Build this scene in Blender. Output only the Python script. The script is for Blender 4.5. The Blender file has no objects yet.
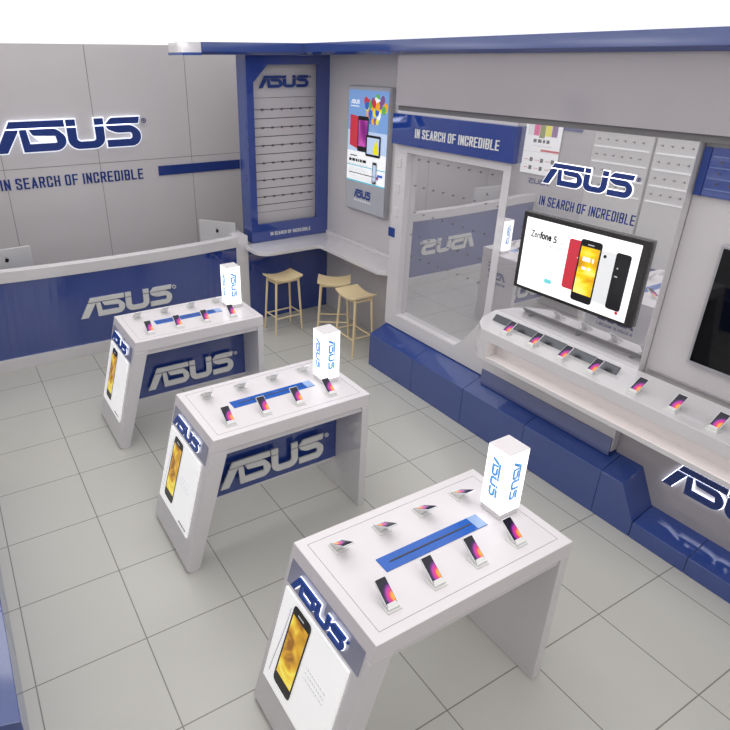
import bpy, bmesh, math, random
from mathutils import Vector as V, Matrix
random.seed(4)
COL = bpy.context.scene.collection
PI = math.pi

# ------------------------------------------------------------------ materials
def s2l(c):
    return tuple(((x/255)/12.92 if x/255 <= .04045 else ((x/255+.055)/1.055)**2.4) for x in c)

def mat(name, rgb, rough=.4, metal=0.0, ior=1.5, emit=0.0, coat=0.0, alpha=1.0, trans=0.0, bump=0.0):
    m = bpy.data.materials.new(name); m.use_nodes = True
    nt = m.node_tree; b = nt.nodes['Principled BSDF']
    c = s2l(rgb) + (1,)
    # a very faint procedural mottling so that no surface is perfectly even
    tc = nt.nodes.new('ShaderNodeTexCoord'); nz = nt.nodes.new('ShaderNodeTexNoise')
    nz.inputs['Scale'].default_value = 3.0; nz.inputs['Detail'].default_value = 3
    nt.links.new(tc.outputs['Object'], nz.inputs['Vector'])
    mx = nt.nodes.new('ShaderNodeMix'); mx.data_type = 'RGBA'
    mx.inputs['A'].default_value = tuple(x*.975 for x in c[:3]) + (1,)
    mx.inputs['B'].default_value = tuple(min(1, x*1.02) for x in c[:3]) + (1,)
    nt.links.new(nz.outputs['Fac'], mx.inputs['Factor'])
    nt.links.new(mx.outputs['Result'], b.inputs['Base Color'])
    b.inputs['Roughness'].default_value = rough
    b.inputs['Metallic'].default_value = metal
    b.inputs['IOR'].default_value = ior
    if coat: b.inputs['Coat Weight'].default_value = coat; b.inputs['Coat Roughness'].default_value = .03
    if trans: b.inputs['Transmission Weight'].default_value = trans
    if emit:
        b.inputs['Emission Color'].default_value = c
        b.inputs['Emission Strength'].default_value = emit
    return m

WHITE = mat('glossy_white_lacquer', (220, 217, 219), .05, ior=1.85)
TOPW  = mat('table_white_lacquer', (224, 219, 221), .25, ior=1.45)
SKIRTB = mat('blue_grey_board', (96, 106, 154), .06, ior=1.8)
WALLW = mat('wall_satin_white', (206, 202, 203), .16, ior=1.5)
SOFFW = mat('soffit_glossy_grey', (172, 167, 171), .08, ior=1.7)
SEAM  = mat('joint_grey', (120, 118, 120), .6)
DARKSEAM = mat('dark_joint', (70, 68, 70), .6)
BLUE  = mat('glossy_blue_lacquer', (32, 62, 142), .035, ior=2.0)
BLUEP = mat('satin_blue_lacquer', (46, 72, 142), .08, ior=1.9)
NAVY  = mat('navy_letter_acrylic', (30, 56, 128), .15, ior=1.5)
BLUEL = mat('light_blue_print', (84, 150, 214), .3, emit=.45)
HEADB = mat('header_letter_blue', (38, 74, 158), .15)
LETTW = mat('white_letter_acrylic', (226, 226, 224), .2)
STRIPB = mat('blue_inlay', (40, 96, 186), .12)
BLACK = mat('black_plastic', (14, 14, 16), .12, ior=1.5)
FRAMEB = mat('dark_bezel', (46, 44, 44), .25)
SCRB  = mat('black_screen_glass', (4, 4, 8), .03, ior=1.45)
CHROME = mat('brushed_metal', (190, 190, 192), .25, metal=1)
DARKMET = mat('dark_polished_metal', (84, 86, 90), .3, metal=1)
SILV  = mat('silver_frame', (186, 186, 190), .3, metal=.6)
PHW   = mat('phone_white_plastic', (232, 232, 234), .25)
ACR   = mat('frosted_acrylic', (228, 228, 226), .15, ior=1.45)
WOOD  = mat('pale_ash_wood', (236, 214, 170), .45)
HOOKM = mat('hook_steel', (120, 116, 116), .35, metal=.7)
HOOKD = mat('hook_dark', (96, 94, 98), .5)
ALU   = mat('aluminium_shell', (205, 205, 205), .35, metal=.25)
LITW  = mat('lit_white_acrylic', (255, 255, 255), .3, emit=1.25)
SIGNW = mat('lit_poster_white', (248, 248, 248), .25, emit=.42)
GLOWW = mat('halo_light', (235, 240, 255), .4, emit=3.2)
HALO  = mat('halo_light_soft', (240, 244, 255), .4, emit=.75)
WARM  = mat('warm_led', (255, 236, 222), .4, emit=3.0)
SCRW  = mat('screen_white', (246, 247, 248), .2, emit=.75)
def emc(n, c, e=.45): return mat(n, c, .25, emit=e)
A_RED = emc('print_red', (196, 52, 66)); A_BLK = emc('print_black', (22, 22, 26), .1); A_GRY = emc('print_grey', (190, 190, 194))
A_LG = emc('print_pale_grey', (222, 224, 226)); A_CY = emc('print_cyan', (120, 212, 216)); A_DK = emc('print_dark_grey', (70, 70, 74), .2)
A_PINK = emc('print_pink', (222, 70, 140)); A_YEL = emc('print_yellow', (232, 222, 40)); A_OLV = emc('print_olive', (132, 136, 70)); A_PUR = emc('print_purple', (126, 84, 132))
A_SKY = emc('print_sky', (122, 160, 214)); A_SKY2 = emc('print_pale_sky', (188, 208, 236)); A_WHT = emc('print_white', (246, 248, 250)); A_GRN = emc('print_green', (92, 176, 84))
A_ORG = emc('print_orange', (240, 168, 40)); A_BLU = emc('print_blue', (52, 96, 190)); A_NAVY = emc('print_navy', (36, 60, 130), .2); A_TEAL = emc('print_teal', (96, 190, 210)); A_PAN = emc('print_panel_grey', (176, 178, 186), .1)
A_SIL = mat('print_silver_edge', (196, 198, 204), .25, emit=.3)

def ramp_mat(name, stops, scale, emit, kind='noise', rough=.15):
    m = bpy.data.materials.new(name); m.use_nodes = True
    nt = m.node_tree; b = nt.nodes['Principled BSDF']
    tc = nt.nodes.new('ShaderNodeTexCoord'); mp = nt.nodes.new('ShaderNodeMapping')
    nt.links.new(tc.outputs['Generated'], mp.inputs['Vector'])
    if kind == 'noise':
        t = nt.nodes.new('ShaderNodeTexNoise'); t.inputs['Scale'].default_value = scale; t.inputs['Distortion'].default_value = 1.2
    else:
        t = nt.nodes.new('ShaderNodeTexWave'); t.inputs['Scale'].default_value = scale; t.inputs['Distortion'].default_value = 2.5
        t.wave_type = 'RINGS'; t.rings_direction = 'SPHERICAL'; mp.inputs['Location'].default_value = (-1.0, .1, 0)
    nt.links.new(mp.outputs['Vector'], t.inputs['Vector'])
    r = nt.nodes.new('ShaderNodeValToRGB'); e = r.color_ramp.elements
    e[0].position = stops[0][0]; e[0].color = s2l(stops[0][1]) + (1,)
    e[1].position = stops[-1][0]; e[1].color = s2l(stops[-1][1]) + (1,)
    for p, c in stops[1:-1]:
        x = e.new(p); x.color = s2l(c) + (1,)
    nt.links.new(t.outputs['Fac'], r.inputs['Fac'])
    nt.links.new(r.outputs['Color'], b.inputs['Base Color']); nt.links.new(r.outputs['Color'], b.inputs['Emission Color'])
    b.inputs['Emission Strength'].default_value = emit; b.inputs['Roughness'].default_value = rough
    return m
GOLD = ramp_mat('golden_wallpaper', [(.3, (150, 96, 10)), (.45, (214, 160, 30)), (.58, (244, 218, 70)), (.7, (250, 240, 150))], 2.2, .5)
GOLDT = ramp_mat('golden_screen', [(.3, (150, 92, 10)), (.45, (216, 160, 20)), (.58, (240, 208, 30)), (.72, (250, 238, 130))], 2.2, .55)
PURPS = ramp_mat('tablet_purple', [(.3, (40, 20, 60)), (.5, (150, 40, 140)), (.65, (210, 90, 190)), (.75, (60, 40, 110))], 2.0, .4)

def wallpaper():
    # dark upper part, magenta-orange swirl in the lower part, in the screen's own coordinates
    m = bpy.data.materials.new('phone_wallpaper'); m.use_nodes = True
    nt = m.node_tree; b = nt.nodes['Principled BSDF']; L = nt.links.new
    tc = nt.nodes.new('ShaderNodeTexCoord'); sp = nt.nodes.new('ShaderNodeSeparateXYZ'); L(tc.outputs['Generated'], sp.inputs[0])
    def mth(op, a, c=None):
        n = nt.nodes.new('ShaderNodeMath'); n.operation = op
        for i, v in enumerate((a, c)):
            if v is None: continue
            if isinstance(v, (int, float)): n.inputs[i].default_value = v
            else: L(v, n.inputs[i])
        return n.outputs[0]
    x = mth('SUBTRACT', sp.outputs['X'], .98); y = mth('SUBTRACT', sp.outputs['Y'], .20)
    r = mth('SQRT', mth('ADD', mth('MULTIPLY', x, x), mth('MULTIPLY', mth('MULTIPLY', y, y), 2.2)))
    cr = nt.nodes.new('ShaderNodeValToRGB'); e = cr.color_ramp.elements
    e[0].position = 0; e[0].color = s2l((250, 170, 40)) + (1,)
    e[1].position = 1; e[1].color = s2l((18, 14, 34)) + (1,)
    for p, c in ((.24, (240, 140, 60)), (.40, (206, 44, 96)), (.62, (166, 50, 150)), (.80, (78, 26, 96)), (.92, (26, 16, 46))):
        k = e.new(p); k.color = s2l(c) + (1,)
    L(r, cr.inputs['Fac'])
    L(cr.outputs[0], b.inputs['Base Color']); L(cr.outputs[0], b.inputs['Emission Color'])
    b.inputs['Emission Strength'].default_value = .45; b.inputs['Roughness'].default_value = .12
    return m
WALLP = wallpaper()

def mirror_mat():
    m = bpy.data.materials.new('veiled_mirror'); m.use_nodes = True
    nt = m.node_tree; nt.nodes.remove(nt.nodes['Principled BSDF']); out = nt.nodes['Material Output']
    g = nt.nodes.new('ShaderNodeBsdfGlossy'); g.inputs['Color'].default_value = (.86, .86, .88, 1); g.inputs['Roughness'].default_value = .012
    d = nt.nodes.new('ShaderNodeBsdfDiffuse'); d.inputs['Color'].default_value = (.62, .6, .62, 1)
    x = nt.nodes.new('ShaderNodeMixShader'); x.inputs[0].default_value = .30
    nt.links.new(g.outputs[0], x.inputs[1]); nt.links.new(d.outputs[0], x.inputs[2]); nt.links.new(x.outputs[0], out.inputs[0])
    return m
MIRROR = mirror_mat()

def tile_mat():
    m = bpy.data.materials.new('square_floor_tiles'); m.use_nodes = True
    nt = m.node_tree; b = nt.nodes['Principled BSDF']; L = nt.links.new
    tc = nt.nodes.new('ShaderNodeTexCoord'); sp = nt.nodes.new('ShaderNodeSeparateXYZ'); L(tc.outputs['Object'], sp.inputs[0])
    def mth(op, a, c=None):
        n = nt.nodes.new('ShaderNodeMath'); n.operation = op
        for i, v in enumerate((a, c)):
            if v is None: continue
            if isinstance(v, (int, float)): n.inputs[i].default_value = v
            else: L(v, n.inputs[i])
        return n.outputs[0]
    def edge(ax):
        f = mth('FRACT', mth('ADD', mth('DIVIDE', sp.outputs[ax], .6), 100.5))
        return mth('ABSOLUTE', mth('SUBTRACT', f, .5))          # 0 on the joint
    d = mth('MINIMUM', edge('X'), edge('Y'))
    j = mth('LESS_THAN', d, .0058)
    nz = nt.nodes.new('ShaderNodeTexNoise'); nz.inputs['Scale'].default_value = 1.7; nz.inputs['Detail'].default_value = 6
    L(tc.outputs['Object'], nz.inputs['Vector'])
    a = nt.nodes.new('ShaderNodeMix'); a.data_type = 'RGBA'
    a.inputs['A'].default_value = s2l((191, 190, 183)) + (1,); a.inputs['B'].default_value = s2l((199, 198, 192)) + (1,)
    L(nz.outputs['Fac'], a.inputs['Factor'])
    c = nt.nodes.new('ShaderNodeMix'); c.data_type = 'RGBA'; c.inputs['B'].default_value = s2l((132, 131, 126)) + (1,)
    L(a.outputs['Result'], c.inputs['A']); L(j, c.inputs['Factor']); L(c.outputs['Result'], b.inputs['Base Color'])
    b.inputs['Roughness'].default_value = .2; b.inputs['IOR'].default_value = 1.38
    return m
TILE = tile_mat()

# ------------------------------------------------------------------ mesh helpers
class MB:
    def __init__(s): s.v = []; s.f = []; s.m = []
    def add(s, vs, fs, mi=0):
        n = len(s.v); s.v += [tuple(x) for x in vs]
        for f in fs: s.f.append([i+n for i in f]); s.m.append(mi)
    def box(s, x0, x1, y0, y1, z0, z1, mi=0):
        vs = [(x, y, z) for x in (x0, x1) for y in (y0, y1) for z in (z0, z1)]
        s.add(vs, [(0, 1, 3, 2), (4, 6, 7, 5), (0, 4, 5, 1), (2, 3, 7, 6), (0, 2, 6, 4), (1, 5, 7, 3)], mi); return s
    def prism(s, pts, ext, mi=0):
        pts = [V(p) for p in pts]; ext = V(ext); n = len(pts)
        s.add(pts + [p+ext for p in pts], [list(range(n))[::-1], list(range(n, 2*n))] + [(i, (i+1) % n, n+(i+1) % n, n+i) for i in range(n)], mi); return s
    def tube(s, p, q, r0, r1=None, seg=12, mi=0):
        p = V(p); q = V(q); r1 = r0 if r1 is None else r1
        d = (q-p).normalized(); a = d.orthogonal().normalized(); b = d.cross(a)
        ring = lambda c, r: [c + (a*math.cos(t)+b*math.sin(t))*r for t in [2*PI*i/seg for i in range(seg)]]
        vs = ring(p, r0) + ring(q, r1)
        s.add(vs, [list(range(seg))[::-1], list(range(seg, 2*seg))] + [(i, (i+1) % seg, seg+(i+1) % seg, seg+i) for i in range(seg)], mi); return s
    def build(s, name, mats, parent=None, bevel=0, smooth=False, seg=2):
        me = bpy.data.meshes.new(name); me.from_pydata(s.v, [], s.f)
        mats = mats if isinstance(mats, (list, tuple)) else [mats]
        for m in mats: me.materials.append(m)
        for p, i in zip(me.polygons, s.m): p.material_index = i
        bm = bmesh.new(); bm.from_mesh(me); bmesh.ops.recalc_face_normals(bm, faces=bm.faces); bm.to_mesh(me); bm.free()
        if smooth:
            for p in me.polygons: p.use_smooth = True
        o = bpy.data.objects.new(name, me); COL.objects.link(o)
        if parent: o.parent = parent
        if bevel:
            b = o.modifiers.new('bevel', 'BEVEL'); b.width = bevel; b.segments = seg; b.limit_method = 'ANGLE'; b.angle_limit = .6
            b.harden_normals = False
        return o

def tag(o, label, cat, group=None):
    o['label'] = label; o['category'] = cat
    if group: o['group'] = group
    return o
def thing(name, label, cat, loc=(0, 0, 0), rz=0, group=None):
    o = bpy.data.objects.new(name, None); COL.objects.link(o); o.location = loc; o.rotation_euler = (0, 0, rz); o.empty_display_size = .1
    return tag(o, label, cat, group)
def struct(o, label=None):
    o['kind'] = 'structure'
    if label: o['label'] = label
    return o
def copy_tree(o, parent=None):
    c = o.copy(); COL.objects.link(c); c.parent = parent
    for ch in list(o.children): copy_tree(ch, c)
    return c
def frame(O, U, Vv):
    O = V(O); U = V(U).normalized(); Vv = V(Vv).normalized(); return O, U, Vv, U.cross(Vv).normalized()

def arc_round(pts, r, n=4):
    """round every polygon corner that carries a radius (u,v,r)"""
    out = []; N = len(pts)
    for i, p in enumerate(pts):
        rr = p[2] if len(p) > 2 else r
        P = V((p[0], p[1])); A = V(pts[i-1][:2]); B = V(pts[(i+1) % N][:2])
        if rr <= 0: out.append((P.x, P.y)); continue
        a = (A-P); b = (B-P); la = a.length; lb = b.length; k = min(rr, la*.49, lb*.49)
        s = P + a/la*k; e = P + b/lb*k
        for t in range(n+1):
            t /= n; q = s*(1-t)**2 + P*2*t*(1-t) + e*t*t; out.append((q.x, q.y))
    return out
def rrect(u0, u1, v0, v1, r, n=4): return arc_round([(u0, v0), (u1, v0), (u1, v1), (u0, v1)], r, n)
def circ(u, v, r, n=14, ry=None): return [(u+r*math.cos(2*PI*i/n), v+(ry or r)*math.sin(2*PI*i/n)) for i in range(n)]
def area(p): return sum(p[i-1][0]*p[i][1]-p[i][0]*p[i-1][1] for i in range(len(p)))/2
def grow(pts, d):
    if area(pts) < 0: pts = pts[::-1]
    out = []; n = len(pts)
    for i in range(n):
        a = V(pts[i-1]); p = V(pts[i]); b = V(pts[(i+1) % n])
        e1 = (p-a); e2 = (b-p)
        if e1.length < 1e-6 or e2.length < 1e-6: out.append(tuple(p)); continue
        e1.normalize(); e2.normalize(); n1 = V((e1.y, -e1.x)); n2 = V((e2.y, -e2.x)); m = n1+n2
        if m.length < 1e-4: out.append(tuple(p)); continue
        m.normalize(); k = d/max(.45, m.dot(n1)); out.append(tuple(p+m*k))
    return out

# the wordmark, height 1, width 4.75
LOGO = {
 'A': [[(0, 0), (.36, 0), (.80, .73), (.40, .73)], [(.43, .78), (.55, 1), (2.22, 1), (2.22, .78)]],
 'U': [[(2.28, .78), (2.28, 1), (2.58, 1), (2.58, .78)], [(3.2, .78), (3.2, 1), (3.5, 1), (3.5, .78)],
       arc_round([(2.28, .73, 0), (2.28, .2, .15), (2.5, 0, .15), (3.26, 0, .15), (3.5, .2, .15), (3.5, .73, 0), (3.2, .73, 0), (3.2, .3, .06), (3.13, .25, .06), (2.66, .25, .06), (2.58, .32, .06), (2.58, .73, 0)], 0)],
 'S2': [arc_round([(3.56, .78, 0), (3.76, 1, .08), (4.75, 1, 0), (4.70, .78, 0)], 0)],
}
# both S bodies as one outline with a slot so that they stay simple polygons
def s_body(o):
    return arc_round([(o, .73, 0), (o+.9, .73, .15), (o+1.18, .5, .15), (o+1.18, .2, .18), (o+.98, 0, .18), (o+.0, 0, 0), (o+.0, .25, 0), (o+.82, .25, .03), (o+.88, .30, .03), (o+.88, .43, .03), (o+.82, .48, .03), (o+.34, .48, .12), (o+.06, .61, .08)], 0)
def s_first():
    # left stem joined to the lower bowl, the slot opens towards the stem
    return arc_round([(.80, .73, 0), (.86, 0, 0), (2.0, 0, .15), (2.22, .2, .15), (2.22, .47, .15), (1.94, .73, .12), (1.10, .73, 0), (1.20, .53, .06), (1.90, .49, .03), (1.93, .26, .03), (1.08, .26, 0), (1.02, .73, 0)], 0)
GLY = [('A', LOGO['A']), ('S', [s_first()]), ('U', LOGO['U']), ('S', [s_body(3.57), LOGO['S2'][0]])]
def logo(O, U, Vv, w, h, thick, m, parent, split=False, halo=None, halo_d=.0, gap=.0, reg=True, name='logo'):
    O, U, Vv, N = frame(O, U, Vv)
    P = lambda u, v, n=0: O + U*(u/4.75*w) + Vv*(v*h) + N*n
    allm = MB(); hal = MB(); out = []
    for L, polys in GLY:
        mb = MB() if split else allm
        for p in polys:
            mb.prism([P(u, v, gap) for u, v in p], N*thick)
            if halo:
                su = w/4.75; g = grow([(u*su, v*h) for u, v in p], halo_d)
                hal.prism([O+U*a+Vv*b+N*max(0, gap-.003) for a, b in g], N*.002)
        if split: out.append(mb.build('letter', m, parent))
    if reg:
        r = .09*h; c = (w*1.012+r*1.2, .86*h)
        ring = MB() if split else allm
        for i in range(16):
            a0 = 2*PI*i/16; a1 = 2*PI*(i+1)/16
            q = [(c[0]+k*math.cos(a), c[1]+k*math.sin(a)) for k, a in ((r, a0), (r, a1), (r*.75, a1), (r*.75, a0))]
            ring.prism([O+U*a+Vv*b+N*gap for a, b in q], N*thick*.5)
        for q in ([(-.3, -.5), (-.12, -.5), (-.12, .5), (-.3, .5)], [(-.12, .3), (.3, .3), (.3, .5), (-.12, .5)], [(.15, .05), (.3, .05), (.3, .3), (.15, .3)], [(-.12, -.05), (.3, -.05), (.3, .1), (-.12, .1)], [(.05, -.05), (.2, -.5), (.36, -.5), (.22, -.05)]):
            ring.prism([O+U*(c[0]+a*r)+Vv*(c[1]+b*r)+N*gap for a, b in q], N*thick*.5)
        if split: ring.build('registered_mark', m, parent)
    if not split: out.append(allm.build(name, m, parent))
    if halo: hal.build('halo_plate', halo, parent)  # glowing outlines added behind the letters to imitate their halo of light
    return out

DG = bpy.context.evaluated_depsgraph_get
def text_geo(s, bold=.012, spacing=1.0):
    cu = bpy.data.curves.new('t', 'FONT'); cu.body = s; cu.offset = bold; cu.space_character = spacing; cu.resolution_u = 3
    o = bpy.data.objects.new('t', cu); COL.objects.link(o); bpy.context.view_layer.update()
    me = bpy.data.meshes.new_from_object(o.evaluated_get(DG()))
    vs = [v.co.copy() for v in me.vertices]; fs = [list(p.vertices) for p in me.polygons]
    bpy.data.objects.remove(o); bpy.data.curves.remove(cu); bpy.data.meshes.remove(me)
    x0 = min(v.x for v in vs); x1 = max(v.x for v in vs); y0 = min(v.y for v in vs); y1 = max(v.y for v in vs)
    return [((v.x-x0)/(x1-x0), (v.y-y0)/(y1-y0)) for v in vs], fs
TXT = {}
def tgeo(s, bold=.012, spacing=1.0):
    k = (s, bold, spacing)
    if k not in TXT: TXT[k] = text_geo(s, bold, spacing)
    return TXT[k]
def text(s, O, U, Vv, w, h, thick, m, parent, name='tagline', bold=.02, gap=0, spacing=1.08):
    O, U, Vv, N = frame(O, U, Vv); pv, fs = tgeo(s, bold, spacing)
    lo = [O+U*(a*w)+Vv*(b*h)+N*(gap) for a, b in pv]; hi = [p+N*thick for p in lo]; n = len(lo)
    mb = MB(); mb.add(hi, fs)
    # side walls along boundary edges
    cnt = {}
    for f in fs:
        for i in range(len(f)):
            e = (f[i], f[(i+1) % len(f)]); cnt[tuple(sorted(e))] = cnt.get(tuple(sorted(e)), []) + [e]
    sides = [(e[0][0], e[0][1], e[0][1]+n, e[0][0]+n) for e in cnt.values() if len(e) == 1]
    mb.add(lo+hi, sides)
    return mb.build(name, m, parent)

def glyph_strokes(ch, w=.42, k=.066):
    """condensed capitals as centre lines inside a cell of width w, height 1"""
    a, b, lo, hi = k, w-k, k, 1-k; m = .5; r = .11
    def corner(px, py, qx, qy, cx, cy):
        return [(px*(1-t)**2+cx*2*t*(1-t)+qx*t*t, py*(1-t)**2+cy*2*t*(1-t)+qy*t*t) for t in (0, .25, .5, .75, 1)]
    C = corner
    if ch == 'I': return [[(k, lo), (k, hi)]]
    if ch == 'N': return [[(a, lo), (a, hi), (b, lo), (b, hi)]]
    if ch == 'S': return [[(b, .74)] + C(b, hi-r, b-r, hi, b, hi) + C(a+r, hi, a, hi-r, a, hi) + C(a, .64, a+r, .54, a, .57) + C(b-r, .46, b, .36, b, .43) + C(b, lo+r, b-r, lo, b, lo) + C(a+r, lo, a, lo+r, a, lo) + [(a, .26)]]
    if ch == 'E': return [[(b, hi), (a, hi), (a, lo), (b, lo)], [(a, m), (b-.03, m)]]
    if ch == 'F': return [[(b, hi), (a, hi), (a, lo)], [(a, m), (b-.03, m)]]
    if ch == 'A': return [[(a-.01, lo), (w/2, hi), (b+.01, lo)], [(a+.05, .3), (b-.05, .3)]]
    if ch in 'RB':
        top = [(a, m), (a, hi)] + C(b-r, hi, b, hi-r, b, hi) + C(b, m+r, b-r, m, b, m) + [(a, m)]
        if ch == 'R': return [[(a, lo)] + top, [(b-.12, m), (b+.01, lo)]]
        return [top, [(a, m)] + C(b-r, m, b, m-r, b, m) + C(b, lo+r, b-r, lo, b, lo) + [(a, lo), (a, m)]]
    if ch == 'D': return [[(a, lo), (a, hi)] + C(b-r, hi, b, hi-r, b, hi) + C(b, lo+r, b-r, lo, b, lo) + [(a, lo)]]
    if ch == 'C': return [[(b, .68)] + C(b, hi-r, b-r, hi, b, hi) + C(a+r, hi, a, hi-r, a, hi) + C(a, lo+r, a+r, lo, a, lo) + C(b-r, lo, b, lo+r, b, lo) + [(b, .32)]]
    if ch == 'O': return [C(b, hi-r, b-r, hi, b, hi) + C(a+r, hi, a, hi-r, a, hi) + C(a, lo+r, a+r, lo, a, lo) + C(b-r, lo, b, lo+r, b, lo) + [(b, hi-r)]]
    if ch == 'H': return [[(a, lo), (a, hi)], [(b, lo), (b, hi)], [(a, m), (b, m)]]
    if ch == 'L': return [[(a, hi), (a, lo), (b, lo)]]
    return []
def tagline_polys(txt, k=.066):
    """closed outlines (quads) for the whole line; returns polygons and the total width"""
    x = 0; out = []
    for ch in txt:
        if ch == ' ': x += .24; continue
        for path in glyph_strokes(ch, k=k):
            for (p, q) in zip(path, path[1:]):
                d = V((q[0]-p[0], q[1]-p[1]))
                if d.length < 1e-6: continue
                d.normalize(); n = V((-d.y, d.x))*k; e = d*k*.92
                P_, Q_ = V(p)-e, V(q)+e
                out.append([(x+c.x, min(1, max(0, c.y))) for c in (P_-n, Q_-n, Q_+n, P_+n)])
        x += (.132 if ch == 'I' else .42) + .12
    return out, x-.12
def text(s_, O, U, Vv, w, h, thick, m, parent, name='tagline', bold=.02, gap=0, spacing=1.08):
    O, U, Vv, N = frame(O, U, Vv); polys, tw = tagline_polys(s_)
    mb = MB()
    for i, p in enumerate(polys): mb.prism([O+U*(a/tw*w)+Vv*(b*h)+N*gap for a, b in p], N*(thick+(i % 7)*.00012))
    return mb.build(name, m, parent)

class Art:
    """flat printed artwork on a real surface: every colour is a thin layer of ink / lit pixels"""
    def __init__(s, O, U, Vv, base=.0008): s.O, s.U, s.V, s.N = frame(O, U, Vv); s.mb = MB(); s.mats = []; s.k = 0; s.base = base
    def poly(s, pts, m):
        if m not in s.mats: s.mats.append(m)
        s.k += 1; n = s.base + s.k*.00012
        s.mb.add([s.O+s.U*a+s.V*b+s.N*n for a, b in pts], [list(range(len(pts)))], s.mats.index(m))
    def rect(s, u0, u1, v0, v1, m, r=0): s.poly(rrect(u0, u1, v0, v1, r) if r else [(u0, v0), (u1, v0), (u1, v1), (u0, v1)], m)
    def text(s, t, u, v, w, h, m, bold=.01):
        if m not in s.mats: s.mats.append(m)
        pv, fs = tgeo(t, bold, 1.0); s.k += 1; n = s.base + s.k*.00012
        s.mb.add([s.O+s.U*(u+a*w)+s.V*(v+b*h)+s.N*n for a, b in pv], fs, s.mats.index(m))
    def greek(s, u, v, w, h, m, n=10):
        """a line too small to read: a row of little dashes"""
        x = u; k0 = s.k
        while x < u+w:
            d = h*random.uniform(.6, 2.2); s.k = k0
            s.rect(x, min(x+d, u+w), v, v+h, m); x += d+h*.5
    def logo(s, u, v, w, h, m):
        for L, polys in GLY:
            for p in polys: s.poly([(u+a/4.75*w, v+b*h) for a, b in p], m)
    def build(s, name, parent): return s.mb.build(name, s.mats, parent)

Z3 = (0, 0, 1)
CEIL = 3.15
# ------------------------------------------------------------------ the shell
def B(name, m, *a, parent=None, bevel=0): return MB().box(*a).build(name, m, parent, bevel)
struct(B('floor', TILE, -1.3, 3.9, -9.2, 2.1, -.05, 0))
CEILM = mat('ceiling_added_glow', (255, 255, 255), .5, emit=.92)  # glow added to the ceiling so it looks white and lights the room softly
struct(B('ceiling', CEILM, -1.3, 3.9, -9.2, 2.1, CEIL, CEIL+.05), 'white ceiling with an added glow')

# back wall made of large panels with fine joints
wb = MB().box(-1.3, 3.9, 1.9, 2.0, 0, CEIL).build('wall_back', WALLW); struct(wb)
j = MB()
for x in (.215, 1.31, 2.51): j.box(x-.003, x+.003, 1.8985, 1.9, 0, CEIL)
j.box(-1.2, 3.8, 1.8985, 1.9, 1.834, 1.840)
j.build('panel_joint', SEAM, wb)
struct(B('wall_right', WALLW, 3.72, 3.8, -9.2, 1.9, 0, CEIL))
struct(B('wall_left', WALLW, -1.25, -1.2, -9.2, 1.9, 0, CEIL))
struct(B('wall_front', WALLW, -1.25, 3.8, -9.25, -9.2, 0, CEIL))

# canopy fascia that runs round under the ceiling: a blue band with a chamfered lower lip
def fascia(pts_profile, path):
    mb = MB(); n = len(pts_profile); vs = []
    for (x, y, ax, ay) in path:
        for (d, z) in pts_profile: vs.append((x+ax*d, y+ay*d, z))
    fs = []
    for k in range(len(path)-1):
        for i in range(n):
            a = k*n+i; b = k*n+(i+1) % n; fs.append((a, b, b+n, a+n))
    fs.append(list(range(n))); fs.append([len(vs)-n+i for i in range(n)][::-1])
    mb.add(vs, fs); return mb
prof = [(0, 3.062), (.05, 3.035), (.44, 3.035), (.44, 3.149), (0, 3.149)]
t = fascia(prof, [(2.09, .22, 0, 1), (3.26, .22, 1, 1), (3.26, -9.0, 1, 0)]).build('trim_1', BLUEP); struct(t, 'blue fascia band under the ceiling')
t = MB().box(1.89, 2.09, .23, .64, 3.035, 3.149).build('trim_2', WHITE, bevel=.004); struct(t, 'white end block of the blue fascia')
MB().box(1.885, 2.09, .225, .645, 3.03, 3.055).build('end_strip', BLUEP, t)

# bulkhead over the right hand displays
t = MB().box(3.34, 3.72, -9.0, -1.335, 2.615, 3.035).build('trim_3', SOFFW); struct(t, 'grey glossy bulkhead over the wall displays')
MB().box(3.37, 3.72, -9.0, -1.34, 2.57, 2.615).build('shadow_gap', SEAM, t)

# partition strip behind the blue corner display
t = MB().box(2.60, 3.72, .405, .45, 0, .945).build('trim_4', BLUE); struct(t, 'blue lower wall panel behind the stools')
MB().box(3.17, 3.174, .403, .405, .1, .945).build('panel_joint', DARKSEAM, t)
MB().box(2.585, 2.605, .40, .66, 0, .945).build('end_edge', BLUEP, t)
struct(B('trim_5', WALLW, 2.62, 3.72, .452, .67, 0, .94), 'wall block behind the blue lower panel')

# ------------------------------------------------------------------ plinths
def plinth_profile(side, h0, h1):
    f = 3.16 if side > 0 else -.665; b = 3.40 if side > 0 else -.905
    return [(f, 0), (f, h0), (b, h1), (b, 0)]
def plinth(side, y0, y1, label, slope_end=False, low=False):
    h0, h1 = (.127, .205) if low else (.365, .455)
    g = .0015
    mb = MB(); pr = plinth_profile(side, h0, h1)
    if slope_end:
        lo = plinth_profile(side, .127, .205)
        a = [(x, y0-g, z) for x, z in pr]
        b = [(pr[0][0], y1-.13, 0), (lo[1][0], y1-.13, .127), (lo[2][0], y1-.13, .205), (pr[3][0], y1-.13, 0)]
        mid = [(x, y1, z) for x, z in pr]
        vs = a+mid+b
        fs = [(0, 1, 2, 3), (8, 11, 10, 9)]
        for k in (0, 4):
            fs += [(k+i, k+(i+1) % 4, k+4+(i+1) % 4, k+4+i) for i in range(4)]
        mb.add(vs, fs)
    else:
        mb.prism([(x, y0-g, z) for x, z in pr], (0, y1-y0+2*g, 0))
    o = mb.build('plinth', BLUEP, None, bevel=.003)
    tag(o, label, 'plinth', 'blue plinth blocks along the walls')
plinth(1, -1.36, -2.075, 'blue glossy plinth block at the stool end of the right wall')
plinth(1, -2.075, -2.775, 'blue glossy plinth block under the right end of the framed mirror')
plinth(1, -2.775, -3.47, 'blue glossy plinth block below the left half of the lit television')
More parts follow.
